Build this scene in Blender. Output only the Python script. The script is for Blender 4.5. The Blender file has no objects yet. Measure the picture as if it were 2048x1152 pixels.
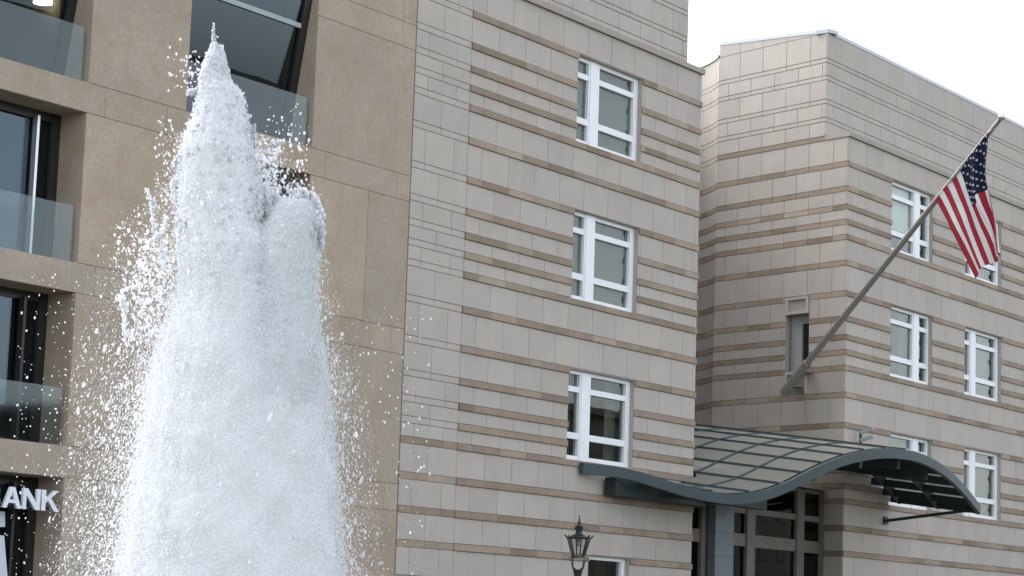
import bpy, bmesh, math, random
import numpy as np
from mathutils import Vector, Matrix
random.seed(7); RNG = np.random.default_rng(11)
S = bpy.context.scene; COL = S.collection

# ------------------------------------------------------------------ camera
cam_d = bpy.data.cameras.new('camera'); cam = bpy.data.objects.new('camera', cam_d); COL.objects.link(cam)
cam.matrix_world = Matrix(((0.571624, -0.138206, -0.808792, 0.0), (-0.819834, -0.056045, -0.569851, 0.0),
                           (0.033428, 0.988817, -0.145342, 1.6), (0, 0, 0, 1)))
cam_d.sensor_width = 36; cam_d.lens = 4677.4 / 2048 * 36; cam_d.clip_end = 3000; cam_d.clip_start = 0.1
S.camera = cam
# ------------------------------------------------------------------ sky, sun, exposure
SUN = Vector((-0.07, 0.68, 0.85)).normalized()          # thin bright cloud behind the buildings
W = bpy.data.worlds.new('World'); S.world = W; W.use_nodes = True
nt = W.node_tree; nt.nodes.clear()
sky = nt.nodes.new('ShaderNodeTexSky'); sky.sky_type = 'NISHITA'; sky.sun_disc = False
sky.sun_elevation = math.asin(SUN.z); sky.sun_rotation = math.atan2(SUN.x, SUN.y)
sky.air_density = 1.0; sky.dust_density = 2.0; sky.ozone_density = 1.0
hs = nt.nodes.new('ShaderNodeHueSaturation'); hs.inputs['Saturation'].default_value = 0.34
bg = nt.nodes.new('ShaderNodeBackground'); bg.inputs[1].default_value = 0.15
wo = nt.nodes.new('ShaderNodeOutputWorld')
nt.links.new(sky.outputs[0], hs.inputs['Color']); nt.links.new(hs.outputs[0], bg.inputs[0]); nt.links.new(bg.outputs[0], wo.inputs[0])
sd = bpy.data.lights.new('sun', 'SUN'); sd.energy = .5; sd.angle = math.radians(35); sd.color = (1, .96, .9)
so = bpy.data.objects.new('sun', sd); COL.objects.link(so); so.rotation_euler = SUN.to_track_quat('Z', 'Y').to_euler(); so.location = (0, 0, 60)
S.view_settings.view_transform = 'Standard'; S.view_settings.look = 'None'
S.view_settings.gamma = 1; S.view_settings.use_curve_mapping = False
S.view_settings.exposure = 1.76
S.render.engine = 'CYCLES'
S.cycles.transparent_max_bounces = 24; S.cycles.max_bounces = 8

# ------------------------------------------------------------------ helpers
def new_obj(name, verts, faces, mats, parent=None, smooth=False, fmat=None, tint=None):
    me = bpy.data.meshes.new(name); me.from_pydata([tuple(v) for v in verts], [], faces)
    for m in (mats if isinstance(mats, (list, tuple)) else [mats]): me.materials.append(m)
    if fmat: me.polygons.foreach_set('material_index', fmat)
    if smooth: me.polygons.foreach_set('use_smooth', [True] * len(me.polygons))
    if tint is not None:
        a = me.attributes.new('tint', 'FLOAT_COLOR', 'FACE')
        arr = np.ones((len(faces), 4), np.float32); arr[:, :3] = np.asarray(tint, np.float32)
        a.data.foreach_set('color', arr.ravel())
    me.update()
    o = bpy.data.objects.new(name, me); COL.objects.link(o)
    if parent is not None: o.parent = parent
    return o
def tag(o, label=None, cat=None, group=None, kind=None):
    if label: o['label'] = label
    if cat: o['category'] = cat
    if group: o['group'] = group
    if kind: o['kind'] = kind
    return o
def empty(name, label, cat, group=None):
    o = bpy.data.objects.new(name, None); COL.objects.link(o); return tag(o, label, cat, group)
class MB:
    "collects shapes into one mesh"
    def __init__(s): s.v = []; s.f = []; s.t = []
    def add(s, v, f, t=None):
        n = len(s.v); s.v += [tuple(x) for x in v]; s.f += [tuple(i + n for i in q) for q in f]
        s.t += [t or (1, 1, 1)] * len(f); return s
    def box(s, a, b, M=None, t=None):
        x0, y0, z0 = a; x1, y1, z1 = b
        v = [(x0, y0, z0), (x1, y0, z0), (x1, y1, z0), (x0, y1, z0), (x0, y0, z1), (x1, y0, z1), (x1, y1, z1), (x0, y1, z1)]
        if M: v = [M(*p) for p in v]
        return s.add(v, [(0, 3, 2, 1), (4, 5, 6, 7), (0, 1, 5, 4), (1, 2, 6, 5), (2, 3, 7, 6), (3, 0, 4, 7)], t)
    def quad(s, a, b, c, d): return s.add([a, b, c, d], [(0, 1, 2, 3)])
    def bar(s, p, q, w, h=None, up=(0, 0, 1)):
        p, q = Vector(p), Vector(q); d = (q - p).normalized(); h = h or w
        r = d.cross(Vector(up)); r = r.normalized() if r.length > 1e-4 else Vector((1, 0, 0)); u = r.cross(d)
        v = []
        for e in (p, q):
            for a, b in ((-1, -1), (1, -1), (1, 1), (-1, 1)): v.append(e + r * a * w / 2 + u * b * h / 2)
        return s.add(v, [(0, 1, 2, 3), (7, 6, 5, 4), (0, 4, 5, 1), (1, 5, 6, 2), (2, 6, 7, 3), (3, 7, 4, 0)])
    def tube(s, pts, rad, n=10, cap=True):
        pts = [Vector(p) for p in pts]; rad = rad if isinstance(rad, (list, tuple)) else [rad] * len(pts); v = []; f = []
        for i, p in enumerate(pts):
            d = (pts[min(i + 1, len(pts) - 1)] - pts[max(i - 1, 0)]).normalized()
            r = d.cross(Vector((0, 0, 1))); r = r.normalized() if r.length > 1e-3 else Vector((1, 0, 0)); u = r.cross(d)
            for k in range(n):
                a = 2 * math.pi * k / n; v.append(p + (r * math.cos(a) + u * math.sin(a)) * rad[i])
        for i in range(len(pts) - 1):
            for k in range(n):
                a, b = i * n + k, i * n + (k + 1) % n; f.append((a, b, b + n, a + n))
        if cap: f.append(tuple(range(n))[::-1]); f.append(tuple(range((len(pts) - 1) * n, len(pts) * n)))
        return s.add(v, f)
    def lathe(s, prof, c, n=16, ph=0.0):
        v = []; f = []
        for r, z in prof:
            for k in range(n):
                a = 2 * math.pi * k / n + ph; v.append((c[0] + r * math.cos(a), c[1] + r * math.sin(a), c[2] + z))
        m = len(prof)
        for i in range(m - 1):
            for k in range(n):
                a, b = i * n + k, i * n + (k + 1) % n; f.append((a, b, b + n, a + n))
        f.append(tuple(range(n))[::-1]); f.append(tuple(range((m - 1) * n, m * n)))
        return s.add(v, f)
    def obj(s, name, mats, parent=None, smooth=False, tint=False):
        return new_obj(name, s.v, s.f, mats, parent, smooth, None, s.t if tint else None)

# ------------------------------------------------------------------ materials
def mat(name, col=(.5, .5, .5), rough=.6, metal=0.0, spec=.5):
    m = bpy.data.materials.new(name); m.use_nodes = True; p = m.node_tree.nodes['Principled BSDF']
    p.inputs['Base Color'].default_value = (*col, 1); p.inputs['Roughness'].default_value = rough
    p.inputs['Metallic'].default_value = metal; p.inputs['Specular IOR Level'].default_value = spec
    return m
def noisy(name, col, rough=.85, s1=2.0, a1=.10, s2=30.0, a2=.10, spots=None, spot_s=4.0, spot_amt=.0, tint=True, bump=.15, streak=0.0, metal=0.0):
    m = mat(name, col, rough, metal, .3); n = m.node_tree; L = n.links.new; p = n.nodes['Principled BSDF']
    tc = n.nodes.new('ShaderNodeTexCoord'); geo = n.nodes.new('ShaderNodeNewGeometry')
    def noise(scale, detail, vec=None, rg=.6):
        t = n.nodes.new('ShaderNodeTexNoise'); t.inputs['Scale'].default_value = scale; t.inputs['Detail'].default_value = detail
        t.inputs['Roughness'].default_value = rg; L(vec or geo.outputs['Position'], t.inputs['Vector']); return t
    def ramp(src, lo, hi, fmin=.3, fmax=.7):
        r = n.nodes.new('ShaderNodeMapRange'); r.inputs[1].default_value = fmin; r.inputs[2].default_value = fmax
        r.inputs[3].default_value = lo; r.inputs[4].default_value = hi; L(src, r.inputs[0]); return r.outputs[0]
    def mul(a, b):
        x = n.nodes.new('ShaderNodeVectorMath'); x.operation = 'MULTIPLY'; L(a, x.inputs[0]); L(b, x.inputs[1]); return x.outputs[0]
    rgb = n.nodes.new('ShaderNodeRGB'); rgb.outputs[0].default_value = (*col, 1); c = rgb.outputs[0]
    c = mul(c, ramp(noise(s1, 4).outputs[0], 1 - a1, 1 + a1)); fine = noise(s2, 5)
    c = mul(c, ramp(fine.outputs[0], 1 - a2, 1 + a2))
    if streak:
        mp = n.nodes.new('ShaderNodeMapping'); mp.inputs['Scale'].default_value = (5, 5, .35); L(geo.outputs['Position'], mp.inputs[0])
        c = mul(c, ramp(noise(1.0, 3, mp.outputs[0]).outputs[0], 1 - streak, 1 + streak * .4, .35, .6))
    if spots:
        mx = n.nodes.new('ShaderNodeMix'); mx.data_type = 'RGBA'; mx.inputs[7].default_value = (*spots, 1); L(c, mx.inputs[6])
        L(ramp(noise(spot_s, 6, None, .7).outputs[0], 0, spot_amt, .48, .72), mx.inputs[0]); c = mx.outputs[2]
    if tint:
        at = n.nodes.new('ShaderNodeAttribute'); at.attribute_name = 'tint'; c = mul(c, at.outputs['Color'])
    L(c, p.inputs['Base Color'])
    if bump:
        b = n.nodes.new('ShaderNodeBump'); b.inputs['Strength'].default_value = bump; b.inputs['Distance'].default_value = .01
        L(fine.outputs[0], b.inputs['Height']); L(b.outputs[0], p.inputs['Normal'])
    return m
def glass(name, trans=(.7, .78, .75), refl=.10, rough=.0, tintg=(1, 1, 1), wav=.0):
    m = bpy.data.materials.new(name); m.use_nodes = True; n = m.node_tree; n.nodes.clear(); L = n.links.new
    o = n.nodes.new('ShaderNodeOutputMaterial'); mx = n.nodes.new('ShaderNodeMixShader'); t = n.nodes.new('ShaderNodeBsdfTransparent')
    g = n.nodes.new('ShaderNodeBsdfGlossy'); lw = n.nodes.new('ShaderNodeLayerWeight'); lw.inputs[0].default_value = .5; f = n.nodes.new('ShaderNodeMath'); f.operation = 'POWER'; f.inputs[1].default_value = 5; L(lw.outputs['Facing'], f.inputs[0])
    a = n.nodes.new('ShaderNodeMath'); a.operation = 'ADD'; a.use_clamp = True; a.inputs[1].default_value = refl
    t.inputs[0].default_value = (*trans, 1); g.inputs['Roughness'].default_value = rough; g.inputs[0].default_value = (*tintg, 1)
    if wav:
        nz = n.nodes.new('ShaderNodeTexNoise'); nz.inputs['Scale'].default_value = .9; b = n.nodes.new('ShaderNodeBump')
        ge = n.nodes.new('ShaderNodeNewGeometry'); L(ge.outputs['Position'], nz.inputs['Vector'])
        b.inputs['Strength'].default_value = wav; b.inputs['Distance'].default_value = .05; L(nz.outputs[0], b.inputs['Height']); L(b.outputs[0], g.inputs['Normal'])
    L(f.outputs[0], a.inputs[0]); L(a.outputs[0], mx.inputs[0]); L(t.outputs[0], mx.inputs[1]); L(g.outputs[0], mx.inputs[2]); L(mx.outputs[0], o.inputs[0])
    return m
M_PANEL = noisy('pale_limestone', (.435, .396, .355), s1=1.3, a1=.05, s2=24, a2=.05, streak=.025)
M_BAND = noisy('brown_sandstone', (.275, .217, .165), s1=2.0, a1=.10, s2=40, a2=.12)
M_JOINT = noisy('joint_mortar', (.25, .23, .20), tint=False, s1=1, a1=.1)
M_REVEAL = noisy('reveal_stone', (.36, .335, .30), tint=False, s1=1.5, a1=.06)
M_BANK = noisy('beige_sandstone', (.375, .312, .245), s1=.8, a1=.10, s2=14, a2=.13, spots=(.33, .245, .155), spot_s=1.7, spot_amt=.7)
M_COPE = mat('zinc_coping', (.50, .52, .55), .5, .0)
M_WHITE = noisy('white_window_paint', (.78, .80, .82), .45, tint=False, s1=2, a1=.03, s2=20, a2=.02, bump=0)
M_DARK = mat('black_frame', (.012, .012, .013), .4)
M_ROOM = mat('room_wall', (.16, .15, .13), .9)
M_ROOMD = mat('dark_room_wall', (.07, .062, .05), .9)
M_BLIND = noisy('pale_green_blind', (.215, .235, .225), .9, tint=False, s1=3, a1=.05, s2=30, a2=.03, bump=0)
M_CURT = noisy('grey_curtain', (.17, .18, .165), .9, tint=False, s1=3, a1=.1, s2=30, a2=.05, bump=0)
M_GLASS = glass('window_glass', (.76, .80, .775), .03, wav=.02)
M_BGLASS = glass('bank_glass', (.50, .56, .57), .06, tintg=(.70, .84, 1.0), wav=.015)
M_RAIL = glass('balustrade_glass', (.82, .87, .88), .035, .04, (.9, .97, 1))
M_CANOPYG = glass('canopy_glass', (.72, .78, .75), .03, .05, wav=.05)
_n = M_CANOPYG.node_tree; _o = [x for x in _n.nodes if x.type == 'OUTPUT_MATERIAL'][0]; _src = _o.inputs[0].links[0].from_socket
_d = _n.nodes.new('ShaderNodeBsdfDiffuse'); _d.inputs[0].default_value = (.42, .41, .35, 1); _mx = _n.nodes.new('ShaderNodeMixShader'); _mx.inputs[0].default_value = .72
_t = _n.nodes.new('ShaderNodeBsdfTranslucent'); _t.inputs[0].default_value = (.30, .33, .30, 1); _m2 = _n.nodes.new('ShaderNodeMixShader'); _m2.inputs[0].default_value = .4
_n.links.new(_d.outputs[0], _m2.inputs[1]); _n.links.new(_t.outputs[0], _m2.inputs[2]); _n.links.new(_src, _mx.inputs[1]); _n.links.new(_m2.outputs[0], _mx.inputs[2]); _n.links.new(_mx.outputs[0], _o.inputs[0])
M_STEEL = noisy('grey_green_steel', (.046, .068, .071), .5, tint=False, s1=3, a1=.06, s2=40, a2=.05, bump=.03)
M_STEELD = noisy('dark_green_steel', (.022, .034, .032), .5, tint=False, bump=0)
M_SILVER = mat('brushed_aluminium', (.62, .62, .62), .32, .85)
M_POLE = mat('stainless_pole', (.30, .29, .27), .35, .55)
M_LAMP = mat('black_iron', (.018, .020, .024), .38)

# ------------------------------------------------------------------ ground
g = MB(); g.add([(-400, -400, 0), (500, -400, 0), (500, 500, 0), (-400, 500, 0)], [(0, 1, 2, 3)])
tag(g.obj('ground', noisy('dusty_paving', (.115, .115, .09), tint=False, s1=.3, a1=.1)), kind='structure')
g = MB().box((14, 26.5, 0.0), (91, 29.85, .12)); tag(g.obj('pavement', noisy('pavement_slabs', (.20, .19, .175), tint=False, s1=.6, a1=.1)), kind='structure')

# ------------------------------------------------------------------ embassy-like stone building
TH = math.radians(14.907); RDx, RDy = math.sin(TH), math.cos(TH); CX, CY = 59.03, 30.0
BANDS = [15.08, 14.36, 13.83, 13.395, 12.95, 12.21, 11.33, 10.615, 10.08, 9.65, 9.21, 8.445, 7.585, 6.865, 6.32, 5.88, 5.45, 4.70, 3.99, 3.285, 2.55, 1.82, 1.10, .40]
BH = .145; TOP = 15.945
def M_front(u, d, z): return (u, 30.0 - d, z)
def M_up(u, d, z): return (u, 30.83 - d, z)
def M_ret(s, d, z): return (CX + RDx * s - RDy * d, CY + RDy * s + RDx * d, z)     # d = outwards (towards -X)
# curved rear wall: arc starting at the back end of the return wall
ARC = [(60.386, 35.093)]
_a = math.radians(44)
for i in range(40):
    x, y = ARC[-1]; ARC.append((x + .09 * math.cos(_a), y + .09 * math.sin(_a))); _a += math.radians(1.05)
ARC_L = .09 * 40
def M_arc(s, d, z):
    k = min(max(s / .09, 0), 39.999); i = int(k); f = k - i
    x = ARC[i][0] * (1 - f) + ARC[i + 1][0] * f; y = ARC[i][1] * (1 - f) + ARC[i + 1][1] * f
    dx, dy = ARC[i + 1][0] - ARC[i][0], ARC[i + 1][1] - ARC[i][1]; l = math.hypot(dx, dy)
    return (x - dy / l * d, y + dx / l * d, z)
CAMP = Vector((0, 0, 1.6)); FW = Vector((.808792, .569851, .145342)); RT = Vector((.571624, -.819834, .033428)); UPV = Vector((-.138206, -.056045, .988817))
def seen(p):
    d = Vector(p) - CAMP; w = d.dot(FW); return abs(d.dot(RT) / w) < .235 and abs(d.dot(UPV) / w) < .14
PIECES = {'stone_panel': [], 'band_stone': []}       # (weight, verts, faces, tint)
def piece(kind, M, u0, u1, z0, z1, db, df, ch=.006, tint=(1, 1, 1)):
    if u1 - u0 < .03 or z1 - z0 < .02: return
    nu = max(1, int((u1 - u0) / .25)) if M is M_arc else 1
    if nu > 1:
        v = []; f = []
        for i in range(nu + 1):
            u = u0 + (u1 - u0) * i / nu
            for d, z in ((db, z0), (df, z0), (df, z1), (db, z1)): v.append(M(u, d, z))
        for i in range(nu):
            a = 4 * i; f += [(a + 1, a + 5, a + 6, a + 2), (a, a + 4, a + 5, a + 1), (a + 2, a + 6, a + 7, a + 3)]
        f += [(0, 1, 2, 3), (4 * nu + 3, 4 * nu + 2, 4 * nu + 1, 4 * nu)]
    else:
        if M is M_ret: db = -.03
        v = [M(u, d, z) for d, e in ((db, 0), (df - ch, 0), (df, ch)) for u, z in ((u0 + e, z0 + e), (u1 - e, z0 + e), (u1 - e, z1 - e), (u0 + e, z1 - e))]
        f = [(8, 9, 10, 11)]
        for k in range(4):
            j = (k + 1) % 4; f += [(k, j, 4 + j, 4 + k), (4 + k, 4 + j, 8 + j, 8 + k)]
    c = Vector(M((u0 + u1) / 2, df, (z0 + z1) / 2)); dist = (c - CAMP).length
    n = Vector(M(u0, df + 1, z0)) - Vector(M(u0, df, z0)); cs = abs(n.normalized().dot((c - CAMP).normalized()))
    w = (u1 - u0) * (z1 - z0) * cs / dist ** 2 * (1 if seen(c) else 1e-3)
    PIECES[kind].append((w, v, f, tint))
def rnd(a): return random.uniform(-a, a)
def t_panel():
    b = 1 + rnd(.04); h = rnd(.012); return (b * (1 + h), b, b * (1 - h * 1.2))
def t_band():
    b = random.choice((1, 1, .86, 1.12, 1.22, 1.0)) * (1 + rnd(.06)); k = random.random()
    if k < .2: return (b * 1.06, b * 1.02, b * 1.05)          # pinkish
    if k < .45: return (b * 1.02, b * 1.04, b * 1.0)          # olive
    if k < .6: return (b * 1.15, b * 1.20, b * 1.25)          # pale
    return (b, b, b)
GAP = .0055
def split(u0, u1, off, step):
    us = [u0]; k = math.ceil((u0 - off) / step + .12)
    while off + k * step < u1 - .12 * step: us.append(off + k * step); k += 1
    return list(zip(us, us[1:] + [u1]))
def cut(u0, u1, z0, z1, holes):
    iv = [(u0, u1)]
    for a, b, c, d in holes:
        if z0 < d - .01 and z1 > c + .01:
            nv = []
            for p, q in iv:
                if b <= p or a >= q: nv.append((p, q)); continue
                if a > p: nv.append((p, a))
                if b < q: nv.append((b, q))
            iv = nv
    return iv
def rows(bands, top, bh=BH):
    "courses from the top down: (kind, z0, z1, row index)"
    out = []; z1 = top
    for i, b in enumerate(bands):
        out.append(('stone_panel', b + bh, z1, i)); out.append(('band_stone', b, b + bh, i)); z1 = b
    out.append(('stone_panel', 0, z1, len(bands))); return out
CORE = MB()
def core(M, u0, u1, rws, holes, depth):
    zs = sorted({r[1] for r in rws} | {r[2] for r in rws}); last = None
    for a, b in zip(zs, zs[1:]):
        iv = cut(u0, u1, a, b, holes)
        if last and last[2] == iv: last[1] = b
        else:
            if last:
                for p, q in last[2]: CORE.box((p, -.022, last[0]), (q, -depth, last[1]), M)
            last = [a, b, iv]
    for p, q in last[2]: CORE.box((p, -.022, last[0]), (q, -depth, last[1]), M)
def wall(M, u0, u1, rws, holes, off, step, proud, flush_to=None, depth=.36, skip=0):
    if M is M_arc:
        for k in range(12): core(M, u0 + (u1 - u0) * k / 12, u0 + (u1 - u0) * (k + 1) / 12, rws, holes, depth)
    else: core(M, u0 + skip, u1, rws, holes, depth)
    for kind, z0, z1, i in rws:
        segs = [(u0, u1, False)]
        if flush_to: segs = [(u0, flush_to, True), (flush_to, u1, False)]
        for a, b, fl in segs:
            for p, q in cut(a, b, z0, z1, holes):
                for s0, s1 in split(p, q, off + (step / 2 if i % 2 else 0), step):
                    if kind == 'band_stone':
                        if fl and z0 > 5.6: piece('stone_panel', M, s0 + GAP, s1 - GAP, z0 + GAP, z1 - GAP, -.05, 0, tint=t_panel())
                        else: piece('band_stone', M, s0 + .003, s1 - .003, z0, z1 - .004, -.05, (.006 if fl else proud), tint=t_band())
                    else:
                        piece('stone_panel', M, s0 + GAP, s1 - GAP, z0 + (GAP if fl else .012), z1 - GAP, -.05, rnd(.0015), tint=t_panel())
BLD = empty('stone_building', 'pale limestone building with thin brown bands and white framed windows', 'building')
OPEN_L = [(45.0, 47.88, b + BH, b + BH + 2.12) for b in (12.95, 9.21, 5.45)] + [(46.05, 47.85, 1.245, 3.43)]
OPEN_R = [(a, b, z + BH, z + BH + 2.12) for a, b in ((61.88, 64.75), (67.1, 69.95), (72.4, 75.2), (77.6, 80.45), (82.85, 85.7)) for z in (12.95, 9.21, 5.45)]
ROWS = rows(BANDS, TOP)
wall(M_front, 38.72, 50.76, ROWS, OPEN_L, 41.25, 1.0395, .035, 40.72)
wall(M_front, 59.03, 89.0, ROWS, OPEN_R, 60.20, 1.0395, .035, skip=.13)
NICHE = (1.42, 2.34, 8.60, 11.475)
ENTR = (.86, 9.0, 0.0, 5.85)
wall(M_ret, .009, 5.27, ROWS, [NICHE, ENTR], .56, .955, .008, depth=.42, skip=.125)
# upper storey set back: levels (thin pale courses)
UPB = [18.26, 17.74, 17.04, 16.50]
UROWS = []
_z = 19.14
for i, b in enumerate(UPB): UROWS += [('stone_panel', b + .13, _z, i), ('stone_panel', b, b + .13, i)]; _z = b
UROWS.append(('stone_panel', 16.08, _z, 4))
wall(M_up, 59.25, 89.0, UROWS, [], 60.2, 1.0395, 0, skip=.13)
wall(M_up, 38.72, 51.4, UROWS, [], 41.25, 1.0395, 0)
wall(M_ret, .871, 5.27, UROWS, [], .56, .955, 0, depth=.42, skip=.125)
ARWS = UROWS + [('stone_panel', 15.945, 16.08, 0)] + ROWS
wall(M_arc, 0, ARC_L, ARWS, [], .3, .955, .012, depth=.3)
# sloping top wedge of the return wall (its coping rises to the rear) and copings
for s0, s1 in split(.862, 5.27, .56, .955):
    za, zb = 19.15 + (s0 - .86) * .082, 19.15 + (s1 - .86) * .082
    v = [M_ret(s, d, z) for d in (-.05, 0) for s, z in ((s0 + GAP, 19.15), (s1 - GAP, 19.15), (s1 - GAP, zb + .01), (s0 + GAP, za + .01))]
    PIECES['stone_panel'].append((1e-4, v, [(4, 5, 6, 7), (0, 1, 5, 4), (1, 2, 6, 5), (2, 3, 7, 6), (3, 0, 4, 7)], t_panel()))
CORE.add([M_ret(s, d, z) for d in (-.022, -.42) for s, z in ((.862, 19.14), (5.27, 19.14), (5.27, 19.5), (.862, 19.14))], [(0, 1, 2, 3), (7, 6, 5, 4), (1, 5, 6, 2), (2, 6, 7, 3)])
# roof slabs, back walls: the body of the building behind its facing
body = MB()
body.box((38.72, 30.36, 15.6), (50.7, 31.3, 15.90)); body.box((38.72, 31.2, 18.8), (51.3, 44, 19.1)); body.box((38.72, 43.7, 0), (51.3, 44, 18.8))
body.box((38.74, 30.37, 0), (38.95, 31.2, 15.6)); body.box((38.74, 31.2, 0), (38.95, 43.7, 18.8))
body.add([(59.9, 31.3, 19.1), (89, 31.3, 19.1), (89, 44, 19.1), (64.5, 44, 19.1), (63.6, 38.2, 19.1), (60.95, 35.1, 19.1), (59.9, 31.3, 18.9), (89, 31.3, 18.9), (89, 44, 18.9), (64.5, 44, 18.9), (63.6, 38.2, 18.9), (60.95, 35.1, 18.9)], [(0, 1, 2, 3, 4, 5), (11, 10, 9, 8, 7, 6)]); body.box((88.7, 30.4, 0), (89, 31.3, 15.6)); body.box((88.7, 31.3, 0), (89, 43.7, 18.8)); body.box((59.8, 30.36, 15.6), (89, 31.3, 15.90)); body.box((64.5, 43.7, 0), (88.7, 44, 18.8))
body.add([(50.68, 30.36, 0), (51.35, 31.2, 0), (51.35, 43.7, 0), (50.68, 30.36, 15.6), (51.35, 31.2, 15.6), (51.35, 43.7, 15.6), (51.35, 31.2, 18.8), (51.35, 43.7, 18.8)], [(0, 1, 4, 3), (1, 2, 7, 6)])
body.box((51.35, 38.4, 0), (63.1, 38.7, 18.8)); body.box((50.6, 31.2, 0), (51.3, 31.3, 18.8))
body.obj('roof_and_rear_wall', M_REVEAL, BLD)
tag(CORE.obj('wall', M_JOINT, BLD), 'mortar bed behind the stone panels')
# cornice / ledge between lower storeys and set-back storey
def moulding(name, M, u0, u1, z0, z1, db, df, m, step=1.0395, off=41.25, tint=(1, 1, 1)):
    for a, b in split(u0, u1, off, step):
        mb = MB(); mb.box((a + .002, db, z0), (b - .002, df, z1), M, tint); mb.obj(name, m, BLD, tint=True)
moulding('cornice_stone', M_front, 38.72, 50.80, TOP, 16.075, -.86, .075, M_PANEL, 2.08, tint=(.80, .78, .78))
_c = MB(); _pl = [(58.985, 29.925), (59.318, 29.925), (59.318, 30.86), (59.232, 30.86)]
_c.add([(x, y, z) for z in (TOP, 16.075) for x, y in _pl], [(3, 2, 1, 0), (4, 5, 6, 7), (0, 1, 5, 4), (1, 2, 6, 5), (2, 3, 7, 6), (3, 0, 4, 7)], (.80, .78, .78)); _c.obj('cornice_stone', M_PANEL, BLD, tint=True)
moulding('cornice_stone', M_front, 59.32, 89.0, TOP, 16.075, -.86, .075, M_PANEL, 2.08, tint=(.80, .78, .78))
moulding('ledge_stone', M_ret, .90, 5.27, TOP, 16.07, -.05, .014, M_BAND, .955, .56)
cp = MB().box((59.245, -.4, 19.14), (89, .014, 19.25), M_up); cp.obj('coping', M_COPE, BLD)
cp = MB().box((38.72, -.4, 19.14), (51.4, .05, 19.21), M_up); cp.obj('coping', M_COPE, BLD)
cp = MB(); cp.add([M_ret(s, d, z) for s, zz in ((.84, 19.155), (5.29, 19.52)) for d, z in ((.014, zz), (-.45, zz), (-.45, zz + .11), (.014, zz + .11))],
       [(0, 1, 2, 3), (7, 6, 5, 4), (0, 4, 5, 1), (1, 5, 6, 2), (2, 6, 7, 3), (3, 7, 4, 0)]); cp.obj('coping', M_COPE, BLD)
cp = MB()
for i in range(40):
    a, b = i * .09, (i + 1) * .09
    cp.add([M_arc(s + 1e-4, d, z) for s in (a, b - 2e-4) for d, z in ((.04, 19.15), (-.35, 19.15), (-.35, 19.22), (.04, 19.22))], [(0, 4, 5, 1), (1, 5, 6, 2), (2, 6, 7, 3), (3, 7, 4, 0)])
cp.obj('coping', M_COPE, BLD)
# pieces -> the 300 that show largest as objects, the rest joined
for kind, m in (('stone_panel', M_PANEL), ('band_stone', M_BAND)):
    P = sorted(PIECES[kind], key=lambda a: -a[0])
    for w, v, f, t in P[:298]: new_obj(kind, v, f, m, BLD, tint=[t] * len(f))
    r = MB()
    for w, v, f, t in P[298:]: r.add(v, f, t)
    tag(r.obj('small_' + kind + 's', m, BLD, tint=True), kind='stuff')
# lightning rods on the coping
for s, z, h in ((3.99, 19.44, .52), (1.11, 19.2, .42)):
    p = Vector(M_ret(s, -.12, z)); MB().tube([p, p + Vector((0, 0, h))], .011, 6).obj('lightning_rod', M_SILVER, BLD)
p = Vector((66.3, 31.0, 19.2)); MB().tube([p, p + Vector((0, 0, .4))], .011, 6).obj('lightning_rod', M_SILVER, BLD)

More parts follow.
